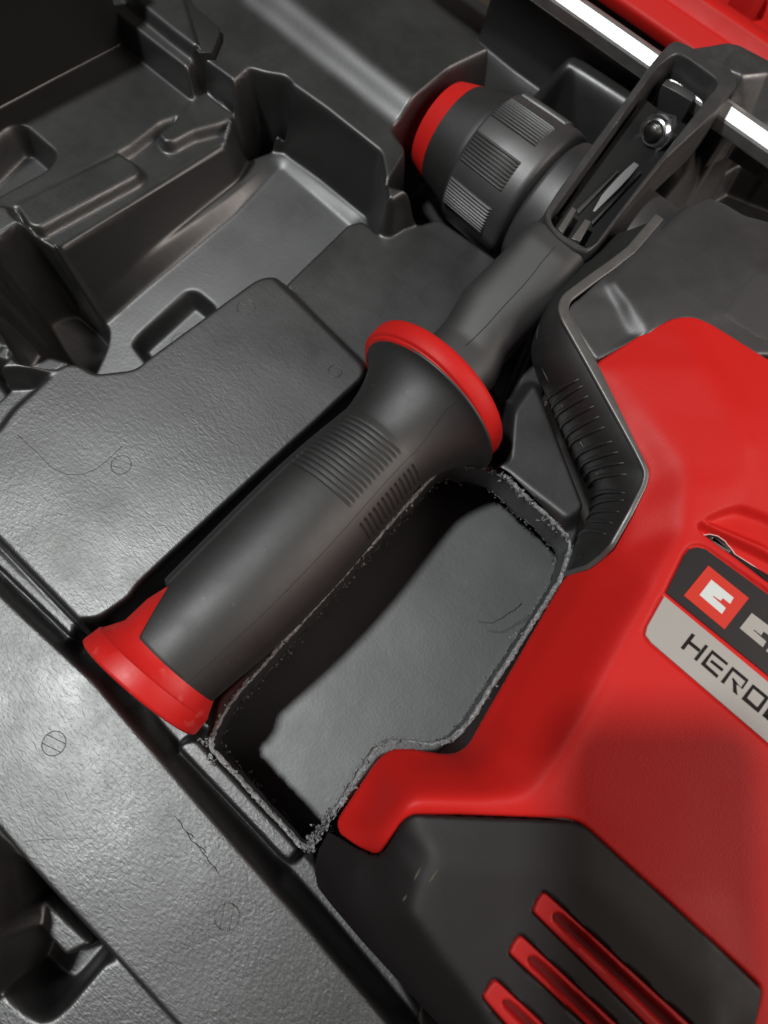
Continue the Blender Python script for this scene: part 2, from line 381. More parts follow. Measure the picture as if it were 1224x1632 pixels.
# lower ledge below P1, with a bar and a tongue at P1's level standing on it
pz = lambda d: (lambda g: -8 - d - .10 * (g[:, 1] - 70))
op(W2(28, [(95, 730), (430, 512), (520, 426), (590, 396), (650, 297), (748, 368), (702, 458), (205, 834), (150, 800), (100, 760)], -12), pz(4.6), 1.4, r=1.2)
op(W2(28, [(80, 700), (388, 508), (432, 534), (452, 556), (440, 580), (150, 768), (120, 760)], -8), pz(-.2), 1.1, r=1.4, rr=.4)
op(W2(28, [(640, 275), (752, 362), (690, 392), (610, 420), (552, 458), (526, 462), (505, 436), (575, 368)], -8), pz(-.3), 1.1, r=1.2, rr=.4)
# the deep pocket F1 with its steep stepped wall, the black hollows at two of its corners
op(W3(28, [(205, 834, -12), (702, 458, -13), (748, 370, -12), (795, 265, -3), (845, 239, 4), (896, 243, 4), (1035, 342, 4), (1210, 480, 4), (1226, 597, 0), (1234, 757, -8), (1145, 836, -8), (856, 936, -8), (597, 1274, -8), (279, 1274, -8), (140, 1135, -8), (160, 1040, -8)])[:, :2], -30, 5.0, 'in', r=2, rr=.2)
op(W2(1, [(240, 1300), (275, 1437), (560, 1224), (1000, 910), (1160, 770), (1195, 738), (1490, 980), (1480, 1100), (1180, 1250), (700, 1700), (300, 1700), (230, 1500)], -35), lambda g: -35 + .115 * (g[:, 1] - 72) - .03 * (g[:, 0] + 120), 6.0, r=1.5, rr=.15)
op(W3(28, [(750, 374, -10), (797, 268, -3), (846, 242, 3), (905, 250, 3), (930, 300, 0), (880, 470, -30), (735, 490, -24), (706, 460, -14)])[:, :2], -52, 1.2, 'in', r=2)
BC = P(70, 465, -40)
op(W2(28, [(18, 880), (70, 826), (130, 792), (203, 836), (262, 900), (250, 960), (195, 1058), (130, 1040), (60, 960)], -12), lambda g: np.clip(-44 - .8 * ((g[:, 0] - BC[0]) * .75 + (g[:, 1] - BC[1]) * .66), -62, -20), 2.0, 'in', r=3)
op(W2(0, [(200, 535), (212, 520), (295, 455), (312, 455), (346, 482), (340, 510), (232, 576)], -37), lambda g: -43.5 + .115 * (g[:, 1] - 72) - .03 * (g[:, 0] + 120), 4.5, 'in', r=5)
# far left bits beside the plate
op(W2(14, [(-120, -60), (40, -40), (95, 85), (180, 0), (312, 38), (140, 170), (80, 240), (-120, 420)], -20), -22, 3, r=1)
op(W2(14, [(-60, 40), (10, 55), (125, 205), (60, 240), (-60, 90)], -20), -32, 3, 'in', r=0)
op(W2(14, [(-60, 300), (20, 282), (85, 277), (70, 320), (0, 375), (-60, 400)], -8), -8, 3, r=1)
# chuck hollow, lower plate, big plate
op(np.vstack([W2(0, [(612, 330), (645, 275)], -8), [(-105.5, 116), (-106.5, 150), (-101, 173)], W2(0, [(900, 140), (960, 250), (900, 420), (800, 440), (700, 350)], -8)]), -42, 2.2, 'in', r=3)
PL2 = W2(0, [(455, 455), (555, 357), (577, 352), (592, 362), (604, 376), (625, 378), (645, 365), (700, 348), (810, 425), (860, 500), (800, 640), (590, 600)], -14)
op(PL2, -14, 3, r=1.5)
PLATE = W2(0, [(-80, 745), (0, 690), (25, 655), (106, 580), (126, 582), (150, 598), (215, 590), (236, 572), (410, 446), (432, 442), (572, 578), (580, 598), (562, 622), (223, 927), (205, 948), (160, 978), (133, 988), (0, 851), (-80, 770)], 0)
op(PLATE, 0, 7.0, r=3, rr=.3)
# hollow under the drill
op(W2(0, [(900, 560), (1000, 460), (1000, 330), (1224, 200), (1500, 300), (1500, 1900), (900, 1900), (620, 1640), (495, 1400), (500, 1350), (545, 1290), (610, 1205), (700, 1200), (760, 1140), (905, 905), (925, 840), (905, 780), (860, 640)], -8), -45, 3, 'in', r=2)
op(W2(0, [(852, 616), (930, 805), (905, 822), (815, 752), (790, 735), (800, 690)], -3), -3, 5, r=1, rr=.3)
# trough of the handle
op(W2(0, [(128, 990), (165, 990), (213, 955), (225, 935), (577, 610), (588, 575), (592, 530), (640, 500), (760, 560), (820, 640), (812, 735), (780, 747), (715, 747), (345, 1112), (330, 1168), (300, 1195), (190, 1075)], -4), -24, 3, 'in', r=2)
# long groove along the rail with the ledge standing in it, then the rail itself
op(W2(0, [(-60, 800), (0, 862), (134, 998), (220, 1090), (330, 1176), (492, 1352), (640, 1530), (700, 1640), (700, 1800), (300, 1400), (150, 1080), (20, 960), (-60, 880)], -3), -17, 4, 'in', r=0)
op(W2(14, [(-150, 790), (0, 928), (345, 1270), (338, 1310), (322, 1318), (0, 1008), (-150, 880)], -6), -6, 1.6, r=1)
op(W2(8, [(400, 712), (425, 690), (470, 682), (872, 1112), (834, 1160), (800, 1135)], -8), -8, 1.6, r=1)
RAIL = W2(0, [(-90, 860), (0, 948), (20, 968), (150, 1088), (300, 1262), (492, 1482), (640, 1660), (720, 1760), (420, 1800), (288, 1636), (155, 1492), (52, 1380), (0, 1318), (-90, 1230)], 2)
op(W2(0, [(0, 1322), (52, 1384), (155, 1496), (288, 1640), (420, 1806), (200, 1900), (-300, 1700), (-300, 1000)], -4), -30, 4, 'in', r=0)
op(W2(15, [(165, 822), (270, 735), (560, 1010), (400, 1090)], -12), -12, 2, r=0.6)
op(W2(15, [(640, 1140), (700, 1120), (1100, 1499), (1200, 1800), (100, 1700), (-80, 1400), (-80, 1310), (0, 1300), (140, 1440), (250, 1500), (330, 1478), (420, 1400)], -8), -8, 5, r=3, rr=.45)
op(W2(0, [(-600, 1200), (-60, 1340), (-22, 1400), (-18, 1500), (-60, 1600), (-600, 1900)], 12), 12, 4, r=2)  # unseen raised wall added left of view to shade the pocket
op(RAIL, 2, 3.6, r=1, rr=.4)
# the case's tall side wall in the far corner, near-black to paint its shade
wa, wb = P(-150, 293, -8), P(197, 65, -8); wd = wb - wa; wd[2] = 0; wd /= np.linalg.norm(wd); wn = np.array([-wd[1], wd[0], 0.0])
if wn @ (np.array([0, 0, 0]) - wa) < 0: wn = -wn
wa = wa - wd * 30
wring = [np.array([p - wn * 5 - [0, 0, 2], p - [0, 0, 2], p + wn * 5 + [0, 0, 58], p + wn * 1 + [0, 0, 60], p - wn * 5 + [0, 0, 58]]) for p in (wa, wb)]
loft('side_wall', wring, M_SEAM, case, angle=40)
# crumpled, torn plastic at the far left
crm = sdbox(G, roundpoly(W2(0, [(-30, 500), (20, 508), (52, 512), (60, 540), (40, 575), (-30, 570)], -18), 2), 4)
cn = blur(rng.normal(size=(nx, ny)), 1.1, CELL).ravel(); cn /= cn.std()
crk = prof((crm + 2) / 3)
H += crk * (1.1 * np.abs(cn) + 3.0)
# the opening sawn through the tray
HOLE = resample(roundpoly(W2(0, [(334, 1190), (344, 1158), (366, 1118), (702, 744), (716, 739), (772, 744), (802, 756), (903, 850), (912, 868), (893, 925), (746, 1154), (722, 1178), (690, 1187), (626, 1180), (600, 1192), (545, 1277), (500, 1345), (490, 1352), (480, 1348)], -8), 2.0, 4), 0.9)
sdh, nearh = np.full(len(G), -1e3), G.copy()
blo, bhi = HOLE.min(0) - 2, HOLE.max(0) + 2; mh = ((G > blo) & (G < bhi)).all(1)
sdh[mh], nearh[mh] = polydist(G[mh], HOLE)
keepf &= sdh < 0.6 * CELL
keepf &= ~((G[:, 1] > float(P(*px(17, [(400, 190)])[0], 0)[1])) & (G[:, 0] > -260) & (G[:, 0] < -48))
sn = np.abs(sdh) < 0.6 * CELL; G[sn] = nearh[sn]
# small unevenness of blow-moulded walls
Hg = H.reshape(nx, ny); Hg = blur(Hg, 0.55, CELL)
wob = blur(rng.normal(size=(nx, ny)), 7, CELL); Hg = Hg + 0.07 * wob / wob.std()
H = Hg.ravel()
Hgrid = Hg
def hz(p):
    p = np.atleast_2d(p)[:, :2]; g = np.clip((p - lo) / CELL, 0, np.array(Hgrid.shape) - 1.001); i = g.astype(int); f = g - i
    return ((1 - f[:, 0]) * (1 - f[:, 1]) * Hgrid[i[:, 0], i[:, 1]] + f[:, 0] * (1 - f[:, 1]) * Hgrid[i[:, 0] + 1, i[:, 1]]
            + (1 - f[:, 0]) * f[:, 1] * Hgrid[i[:, 0], i[:, 1] + 1] + f[:, 0] * f[:, 1] * Hgrid[i[:, 0] + 1, i[:, 1] + 1])
Q = np.stack([GI[:-1, :-1], GI[1:, :-1], GI[1:, 1:], GI[:-1, 1:]], -1).reshape(-1, 4)
Q = Q[keepf[Q].all(1)]
us = np.unique(Q); re_ = -np.ones(len(G), int); re_[us] = np.arange(len(us))
bigmesh('tray', np.c_[G, H][us], re_[Q], M_CASE, case)
# inner wall of the opening, hanging below the rim, with its sawn lower edge
nH = len(HOLE); zrim = -8.2
wz = np.array([zrim + 0.25 * math.sin(i * .31) for i in range(nH)])
edge_n = np.array([rng.normal() for _ in range(nH)]); edge_n = np.convolve(np.r_[edge_n[-2:], edge_n, edge_n[:2]], [.2, .2, .2, .2, .2], 'valid')
drop = 15.5 + 1.6 * edge_n + 2.0 * np.sin(np.arange(nH) * 2 * math.pi / nH * 3)
oin, oout = inset(HOLE, 0.25), inset(HOLE, -0.75)
loft('opening_wall', [np.c_[oout, wz - 2], np.c_[oin, wz], np.c_[inset(HOLE, .5), wz - drop * .5], np.c_[inset(HOLE, .3), wz - drop], np.c_[oout, wz - drop + .1]], M_WALL, case, caps=False, angle=50)
# ragged sawn rim
ja, jb = rng.normal(size=nH), rng.normal(size=nH)
rim_r = 0.40 + 0.15 * np.clip(np.convolve(np.r_[ja[-1:], ja, ja[:1]], [.3, .4, .3], 'valid'), -1.2, 2.5)
jc, je = rng.normal(size=(4, nH)), rng.normal(size=(4, nH))
srows = [np.c_[inset(HOLE, d + 0.0) + .13 * np.c_[jc[k], je[k]], wz + zc_ + amp * je[k - 1]] for k, (d, zc_, amp) in enumerate(((-.75, .05, .08), (-.2, .3, .22), (.35, .2, .26), (.75, -.5, .3)))]
loft('sawn_edge', [np.vstack([r, r[:1]]) for r in srows], M_TORN, case, closed=False, caps=False)
tube('lower_sawn_edge', np.c_[inset(HOLE, .4) + 0.2 * np.c_[jb, ja], wz - drop], rim_r * .5, M_WALL, case, n=5, closed=True)
def burrs(name, centres, spread, count, size):
    V, Fc = [], []
    for c, k in zip(centres, count):
        for _ in range(k):
            p = np.asarray(c) + rng.normal(size=3) * np.array([spread, spread, spread * .35])
            a = rng.normal(size=3); a /= np.linalg.norm(a); b = np.cross(a, rng.normal(size=3)); b /= np.linalg.norm(b)
            s = size * (0.35 + rng.random() ** 2 * 1.5); i = len(V); cc = np.cross(a, b)
            q = [p, p + a * s, p + a * s * 1.1 + b * s * .7, p + a * s * .3 + b * s * .75, p + a * s * .6 + cc * s * .6]
            V += q; Fc += [(i, i + 1, i + 2), (i, i + 2, i + 3), (i + 1, i + 2, i + 4), (i, i + 1, i + 4), (i + 2, i + 3, i + 4)]
    o = mesh(name, V, Fc, M_TORN, case, smooth=False); o['kind'] = 'stuff'
bc, bn = [], []
for i in range(nH):
    bc.append((HOLE[i][0], HOLE[i][1], wz[i] + .1)); bn.append(int(rng.random() < .35) + int(rng.random() < .12) * 5)
burrs('burr', bc, .4, bn, .75)
hot = [P(*q, -7.5) for q in [(505, 1322), (512, 1318), (497, 1345), (518, 1305), (500, 1335), (492, 1350), (527, 1296), (325, 1182), (333, 1205), (340, 1215), (785, 752), (800, 760), (815, 768), (826, 788), (845, 800), (866, 826), (885, 838), (903, 852), (720, 742), (745, 745), (608, 1182), (604, 1176)]]
burrs('burr', hot, .75, [26, 26, 22, 22, 22, 16, 14, 10, 12, 14, 20, 22, 22, 18, 14, 16, 16, 12, 12, 12, 8, 6], .85)
lowp = [(a[0], a[1], z) for a, z in zip(inset(HOLE, 1.0), wz - drop)]
burrs('burr', lowp, .45, [int(rng.random() < .55) * 2 for _ in range(nH)], .6)
def strand(pts, z0, z1, r=.2):
    q = np.array([P(p[0], p[1], z0 + (z1 - z0) * i / (len(pts) - 1)) for i, p in enumerate(pts)])
    q = resample_n(q, 16, False); q += rng.normal(size=q.shape) * .1
    tube('plastic_strand', q, np.linspace(r, r * .5, 16), M_SEAM, case, n=6)
strand([(832, 963), (808, 980), (786, 993), (763, 991)], -22, -24)
# outer shell seen through the opening
fo = inset(HOLE, -22); g = resample(fo, 6)
fl = TIN([(np.c_[g, np.full(len(g), -40.0)], True)], cell=2, sig=0)
fw = blur(rng.normal(size=fl.H.shape), 9, 2); fl.H = fl.H + .13 * fw / fw.std()
patch('outer_shell', fo, fl, M_SHELL, case, cell=1.6, skirt=-50, R_=1)
# mould marks: shallow rings with two bars
def on_tray(px_pts, z, lift=.0):
    q = np.array([P(p[0], p[1], z) for p in px_pts]); q[:, 2] = hz(q) + lift; return q
def mould_mark(cx, cy, r, z, ang):
    c = P(cx, cy, z); a = np.linspace(0, 2 * math.pi, 37)[:-1]; ca, sa = math.cos(ang), math.sin(ang)
    def pl(path): path = np.asarray(path); return np.c_[path, hz(path) - .02]
    rr = pl(np.c_[c[0] + r * np.cos(a), c[1] + r * np.sin(a)])
    o = tube('mould_mark', rr, .17, M_CASE, case, n=5, closed=True)
    for s in (-.38, .38):
        hw = math.sqrt(1 - s * s) * r; t = np.linspace(-hw, hw, 8)
        tube('bar', pl(np.c_[c[0] + s * r * ca - t * sa, c[1] + s * r * sa + t * ca]), .15, M_CASE, o, n=5)
mould_mark(86, 1185, 3.4, 2, 1.9); mould_mark(362, 1461, 3.4, 2, .6); mould_mark(193, 741, 3.3, 0, 2.0)
rc = P(283, 531, -43); ra_ = np.linspace(0, 2 * math.pi, 37)[:-1]; rq = np.c_[rc[0] + 4.6 * np.cos(ra_), rc[1] + 4.6 * np.sin(ra_)]
tube('mould_mark', np.c_[rq, hz(rq)], .16, M_CASE, case, n=5, closed=True)
mould_mark(392, 490, 3.2, 0, 2.3); mould_mark(534, 592, 2.4, 0, 2.2)
for pts in ([(28, 693), (60, 722), (82, 745), (105, 756), (128, 757), (150, 749), (172, 733), (195, 711)], [(318, 516), (330, 528), (340, 540), (347, 552)], [(398, 585), (405, 594), (412, 602)], [(48, 656), (58, 660), (68, 656)]):
    q = on_tray(pts, 0, .02); tube('mould_line', resample_n(q, 20, False), .11, M_CASE, case, n=5)
q = on_tray([(40, 1341), (70, 1337), (110, 1337), (152, 1336)], 2, .0); tube('scratch', resample_n(q, 14, False), .09, M_LIP, case, n=5)
for a, b in (((278, 1300), (293, 1322)), ((290, 1318), (306, 1342)), ((296, 1325), (312, 1338)), ((303, 1338), (322, 1356)), ((312, 1346), (330, 1360)), ((318, 1354), (336, 1378)), ((330, 1370), (352, 1398))):
    m_ = ((a[0] + b[0]) / 2 + 2, (a[1] + b[1]) / 2 - 1)
    tube('scratch', on_tray([a, m_, b], 2, .0), [.05, .17, .04], M_SEAM, case, n=5)
# dark tongue hanging over the far wall, and the torn bit at the left
tp = W3(16, [(395, -20), (470, -20), (690, 165), (690, 215), (640, 335), (560, 335), (440, 200)], 8)
prism('hanging_tongue', tp, -9, 7.5, M_MARK, case, bev=.3)

# surface underneath
tbl = mesh('table_top', [(-700, -700, -66), (800, -700, -66), (800, 900, -66), (-700, 900, -66)], [(0, 1, 2, 3)], M_TABLE, smooth=False)
tbl['kind'] = 'structure'

# ================================================================== HAMMER DRILL
drill = thing('hammer_drill', 'red and black cordless rotary hammer drill lying on its side in the black case', 'drill')
# --- red housing
RO = [(1075, 505, 35), (1020, 533, 33), (952, 577, 31), (946, 590, 31), (985, 665, 32), (1030, 748, 32), (1028, 766, 31), (1000, 826, 29), (970, 882, 25), (945, 897, 18), (905, 916, 8), (893, 928, 4),
      (745, 1186, 7), (730, 1198, 12), (715, 1202, 15), (690, 1199, 16), (650, 1192, 16), (622, 1194, 14), (600, 1212, 8), (540, 1302, 3), (537, 1312, 3), (541, 1328, 6), (570, 1350, 14), (597, 1364, 22),
      (607, 1362, 25), (622, 1340, 29), (640, 1312, 32), (655, 1299, 33), (740, 1299, 34), (906, 1305, 36), (926, 1312, 36), (1060, 1433, 37.5), (1212, 1572, 36), (1206, 1600, 36), (1190, 1650, 36),
      (1230, 1760, 36), (1500, 1900, 36), (1700, 1300, 36), (1600, 700, 34), (1224, 571, 36), (1130, 512, 36), (1105, 503, 35.5)]
ROW = W3(0, RO)
RIDGE = W3(0, [(1190, 800), (1157, 802), (1110, 821), (1091, 842), (1040, 930), (991, 1013), (930, 1128), (880, 1212), (863, 1237), (846, 1258), (824, 1270), (790, 1275), (700, 1277), (658, 1279), (640, 1288), (628, 1304), (612, 1332)], 37)
RIDGE[-2:, 2] -= [3, 6]
INNER = W3(0, [(1180, 815, 35.8), (1125, 840, 36.2), (1108, 860, 36.2), (1056, 945, 36.2), (1008, 1026, 36.2), (950, 1140, 36.2), (900, 1225, 36.2), (876, 1262, 36.4), (850, 1288, 36)])
PL = W3(0, [(968, 585, 33), (1020, 650, 35), (1085, 738, 37.2), (1092, 762, 37.6), (1090, 790, 37.6)])
PR = W3(0, [(1074, 522, 36), (1120, 585, 39.5), (1175, 670, 40.2), (1192, 710, 40), (1190, 745, 39), (1160, 775, 38.2)])
PR2 = W3(0, [(1110, 514, 35.8), (1200, 650, 38.5), (1218, 710, 38.3), (1330, 760, 37)])
CH1 = W3(0, [(915, 935, 15), (860, 1030, 14), (800, 1135, 14), (780, 1196, 22), (748, 1228, 26), (655, 1230, 27), (634, 1238, 25), (588, 1300, 14), (572, 1330, 16)])
FLAT = W3(0, [(1010, 1100, 36.2), (1110, 1240, 36.2), (1160, 1420, 36.4), (1060, 1390, 36.6), (950, 1290, 36.4)])
FING = W3(0, [(1224, 815, 37), (1290, 850, 37)])
redtin = TIN([(ROW, True), (RIDGE, False), (INNER, False), (PL, False), (PR, False), (PR2, False), (CH1, False), (FING, False), (FLAT, False)], cell=0.6, sig=1.9)
crop = (np.array([-70, -95.]), np.array([175., 150.]))
RO2 = roundpoly(ROW, 2.0, 3)[:, :2]
FREC = roundpoly(W2(22, [(270, 385), (560, 250), (820, 190), (1224, 330), (1500, 500), (1600, 1400), (1300, 1000), (1190, 880), (560, 610), (300, 500)], 36.5), 2)
SLOT = roundpoly(W2(22, [(175, 560), (175, 470), (240, 440), (360, 475), (1190, 880), (1600, 1100), (1800, 1500), (1224, 1390), (730, 1010), (640, 945), (240, 640)], 36.5), 1.2)
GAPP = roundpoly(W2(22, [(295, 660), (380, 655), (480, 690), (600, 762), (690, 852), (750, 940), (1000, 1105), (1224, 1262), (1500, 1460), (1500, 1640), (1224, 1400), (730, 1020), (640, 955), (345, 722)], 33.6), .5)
BADGE = W2(11, [(283, 592), (398, 350), (436, 318), (488, 318), (520, 332), (870, 585), (1500, 1040), (1500, 1960), (866, 1438), (186, 856), (165, 818), (172, 786), (262, 610)], 36.2)
def red_z(p):
    z = redtin(p)
    s = sdbox(p, FREC, 6); z = z - 2.6 * prof(s / 3.0, .45)
    s = sdbox(p, SLOT, 6); z = z - 3.4 * prof(s / 2.4, .4)
    s = sdbox(p, roundpoly(BADGE, 1.5), 6); t = prof((s + .8) / .8, .3); z = z * (1 - t) + 35.5 * t
    return z
red = patch('red_housing', RO2, red_z, M_RED, drill, cell=0.45, skirt=-30, hi_rim=17, under=9, R_=1.0, crop=crop)
def rz(q): return float(red_z(np.array([q[:2]]))[0])
# black sheet painting the shade in the slot's gap, the black lock button, bright rim of the slot
decal('slot_gap_shade', resample(GAPP, .6), lambda q: rz(q) + .12, M_SEAM, drill)
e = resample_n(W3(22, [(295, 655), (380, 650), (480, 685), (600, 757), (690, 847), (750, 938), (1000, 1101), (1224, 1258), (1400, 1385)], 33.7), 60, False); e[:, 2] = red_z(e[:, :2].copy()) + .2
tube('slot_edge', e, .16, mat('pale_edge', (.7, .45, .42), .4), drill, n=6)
bt = roundpoly(W2(22, [(345, 705), (400, 700), (560, 770), (650, 850), (680, 900), (650, 950), (560, 930), (400, 790)], 33.5), 1.2)
prism('lock_button', bt, 28, 34.6, M_BLK, drill, bev=1.0)
# --- badge: black plate, silver plate, prints
zb = lambda q: rz(q) + 0.25
def plate(name, pts, zid, m, parent, th=.0, r=0):
    p = W2(zid, pts, 36.2)
    if r: p = roundpoly(p, r)
    p = resample(p, 2.5)
    return decal(name, p, lambda q: 36.0 + th, m, parent)
zb0 = 36.0
bp_ = plate('black_badge', [(292, 583), (405, 350), (440, 325), (488, 326), (516, 338), (866, 592), (1500, 1053), (1500, 1580), (866, 1047)], 11, M_BADGE, drill)
sp_ = plate('silver_badge', [(282, 604), (866, 1088), (1500, 1620), (1500, 1930), (866, 1430), (192, 852), (172, 815), (180, 786)], 11, M_SILVER, drill)
def shape(name, zid, pts, m, parent, th=.08):
    return decal(name, W2(zid, pts, 36.1), 36.05 + th, m, parent, th=.04)
shape('red_square', 20, [(447, 338), (973, 762), (657, 1168), (128, 728)], M_REDP, bp_)
shape('white_emblem', 20, [(485, 522), (775, 757), (728, 836), (635, 762), (605, 797), (512, 732), (503, 742), (672, 890), (622, 968), (330, 720)], M_WHITE, bp_, .14)
shape('silver_emblem', 20, [(1012, 955), (1310, 1180), (1270, 1270), (1165, 1195), (1135, 1245), (1042, 1170), (1034, 1180), (1200, 1325), (1155, 1400), (855, 1152)], M_SILVER, bp_)
shape('silver_emblem', 20, [(1224, 1415), (1330, 1280), (1380, 1320), (1250, 1490), (1195, 1445)], M_SILVER, bp_)
def letter(polys):
    for i, pts in enumerate(polys):
        p = W2(21, pts, 36.1); n = len(p); base = len(LV)
        LV.extend([(*q, 35.6) for q in p] + [(*q, 36.17) for q in p])
        LF.append(tuple(range(base + n, base + 2 * n)));
        for k in range(n): LF.append((base + k, base + (k + 1) % n, base + n + (k + 1) % n, base + n + k))
def write(polys):
    global LV, LF
    LV, LF = [], []; letter(polys)
    o = mesh('letter', LV, LF, M_PRINT, sp_, smooth=False)
    bm = bmesh.new(); bm.from_mesh(o.data); bmesh.ops.recalc_face_normals(bm, faces=bm.faces); bm.to_mesh(o.data); bm.free()
write([[(298, 146), (336, 172), (196, 352), (160, 324)], [(463, 283), (495, 308), (354, 490), (322, 462)], [(277, 242), (404, 345), (380, 378), (252, 276)]])
write([[(545, 350), (738, 512), (722, 540), (545, 398)], [(545, 350), (545, 398), (464, 520), (404, 522)], [(404, 522), (464, 520), (622, 662), (600, 694)], [(540, 470), (684, 585), (662, 614), (516, 496)]])
write([[(792, 554), (990, 718), (950, 735), (795, 606)], [(792, 554), (795, 606), (685, 766), (648, 738)], [(990, 718), (912, 830), (893, 812), (950, 735)], [(912, 830), (893, 812), (800, 690), (786, 704), (800, 730), (880, 800)], [(790, 690), (845, 775), (838, 800), (852, 905), (800, 862), (798, 740)]])
write([[(1040, 768), (1240, 930), (1185, 938), (1046, 822)], [(1040, 768), (1046, 822), (968, 936), (902, 948)], [(902, 948), (968, 936), (1096, 1052), (1106, 1118)], [(1240, 930), (1106, 1118), (1096, 1052), (1185, 938)]])
write([[(1224, 1060), (1300, 960), (1345, 1000), (1222, 1170), (1155, 1150)], [(1155, 1150), (1222, 1150), (1400, 1290), (1370, 1340)]])
# --- rear rubber grip with three vents
GO = W3(9, [(132, 508, 2), (128, 512, 1), (104, 556, -4), (95, 600, -8), (104, 650, -8), (122, 695, -8), (200, 805, -8), (372, 990, -8), (600, 1250, -8), (1250, 1250, 34), (1160, 1040, 35), (1196, 987, 36), (1211, 903, 36.5), (1195, 887, 37),
           (1080, 775, 38), (766, 492, 36.8), (735, 480, 36.6), (560, 474, 35.6), (345, 464, 34), (322, 474, 33.5), (310, 492, 32.5), (283, 540, 29), (268, 563, 26.5), (255, 569, 24), (243, 570, 22), (200, 548, 14), (152, 520, 6)])
gI = W3(9, [(395, 584, 36.2), (730, 604, 37.6), (790, 640, 38), (1090, 930, 38.2), (1130, 990, 37), (1100, 1200, 36)])
gJ = W3(9, [(395, 584, 36.2), (350, 640, 35), (330, 720, 34.5), (420, 850, 34.5), (620, 1150, 34)])
gK = W3(9, [(190, 560, 14), (180, 620, 16), (205, 705, 17), (290, 815, 17), (460, 1000, 16), (600, 1160, 14)])
gM = W3(9, [(150, 540, 4), (134, 600, 4), (150, 670, 4), (220, 775, 4), (400, 980, 4)])
gtin = TIN([(GO, True), (gI, False), (gJ, False), (gK, False), (gM, False)], cell=0.6, sig=1.6)
VENTS = [[(238, 196), (262, 140), (284, 108), (1000, 760), (1000, 960), (640, 600)], [(142, 378), (165, 325), (190, 296), (700, 770), (560, 770)], [(33, 572), (60, 525), (86, 490), (420, 800), (230, 800)]]
HOLES = [[(318, 228), (322, 200), (345, 192), (375, 208), (1000, 800), (1000, 900), (660, 560), (330, 250)], [(216, 412), (222, 388), (245, 382), (275, 398), (660, 760), (600, 800), (228, 434)], [(113, 600), (120, 580), (142, 576), (170, 592), (380, 790), (300, 800), (122, 620)]]
VW = [roundpoly(W2(23, v, 37.6), .9) for v in VENTS]; HW_ = [roundpoly(W2(23, v, 37.6), .8) for v in HOLES]
def grip_z(p):
    z = gtin(p) + .35
    for v in VW: z = z - 4.0 * prof((sdbox(p, v, 4) + .4) / .7, .3)
    return z
patch('rear_grip', roundpoly(GO, 1.2, 3)[:, :2], grip_z, M_RUB2, drill, cell=0.5, skirt=-30, under=5, R_=.9, crop=crop)
for v, h in zip(VW, HW_):
    def vz(p, h=h): return gtin(p) + 0.0 - 3.2 * prof((sdbox(p, h, 4)) / .9, .3)
    vo = patch('vent', inset(v, .12), vz, M_REDV, drill, cell=0.4, skirt=25, R_=.4, crop=crop)
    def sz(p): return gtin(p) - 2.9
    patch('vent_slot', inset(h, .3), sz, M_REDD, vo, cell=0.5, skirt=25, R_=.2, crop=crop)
for a, b in (((345, 635), (362, 598)), ((378, 640), (405, 598)), ((318, 692), (328, 672))):
    q = W3(9, [a, b], 36.5); q[:, 2] = gtin(q) + .38
    tube('scuff', resample_n(q, 6, False), [.04, .2, .3, .26, .14, .04], mat('scuff_dust', (.08, .066, .048), .8), drill, n=5)
# --- black gear housing with its rim
LIPPX = [(760, -140), (640, 0), (560, 62), (480, 118), (400, 178), (372, 200), (357, 228), (356, 256), (368, 292), (480, 490), (600, 722), (690, 898), (704, 930), (706, 955), (695, 1000), (640, 1110), (560, 1252), (520, 1296), (460, 1342), (366, 1372)]
LIPZ = [29, 30, 30, 30.5, 31, 31, 31, 31, 31.3, 31.6, 32.2, 32.4, 32.3, 32, 31.6, 30.5, 26.5, 22, 17, 7]
LIP = W3(6, [(*p, z) for p, z in zip(LIPPX, LIPZ)])
HO = W3(18, [(-20, 755, 30), (40, 715, 30), (150, 590, 29.5), (400, 352, 29), (415, 400, 28), (600, 225, 26), (790, 160, 24), (900, 200, 24), (1050, 290, 25), (1224, 335, 25), (1700, 480, 25), (2100, 1300, 33), (1130, 1330, 35), (700, 1075, 34.6), (620, 1060, 34.5), (560, 1075, 34.4), (335, 1180, 34.0), (-40, 1370, 31), (-70, 1340, 31), (-300, 1000, 30), (-120, 850, 30)])
h1 = W3(18, [(1045, 370, 29.5), (900, 520, 32.2), (600, 840, 34.2), (400, 1060, 34.5)])
h2 = W3(18, [(610, 240, 28), (380, 460, 30.6), (170, 660, 31.6), (100, 732, 32.3)])
h3 = W3(18, [(66, 770, 33.0), (180, 930, 33.9), (320, 1110, 34.5)])
h4 = W3(18, [(36, 795, 31.0), (118, 962, 31.0), (210, 1182, 31.6)])
h5 = W3(18, [(1150, 690, 34.4), (890, 1010, 35.2), (1000, 1080, 35.0)])
htin = TIN([(HO, True), (h1, False), (h2, False), (h3, False), (h4, False), (h5, False)], cell=0.6, sig=1.0)
patch('gear_housing', roundpoly(HO, 1.5, 3)[:, :2], htin, M_BLK, drill, cell=0.6, skirt=-30, hi_rim=28.5, R_=1.2, crop=(np.array([-70, -95.]), np.array([175., 190.])))
gp = resample(W3(18, [(1135, 700), (895, 1020), (1140, 1170), (1500, 1300), (1500, 560)], 36)[:, :2], 4)
grp = patch('grain_panel', gp, lambda p: htin(p) + .12, M_GRAIN, drill, cell=1.0, skirt=20, R_=.1, crop=crop)
lipc = resample_n(LIP, 110, False)
lr = []
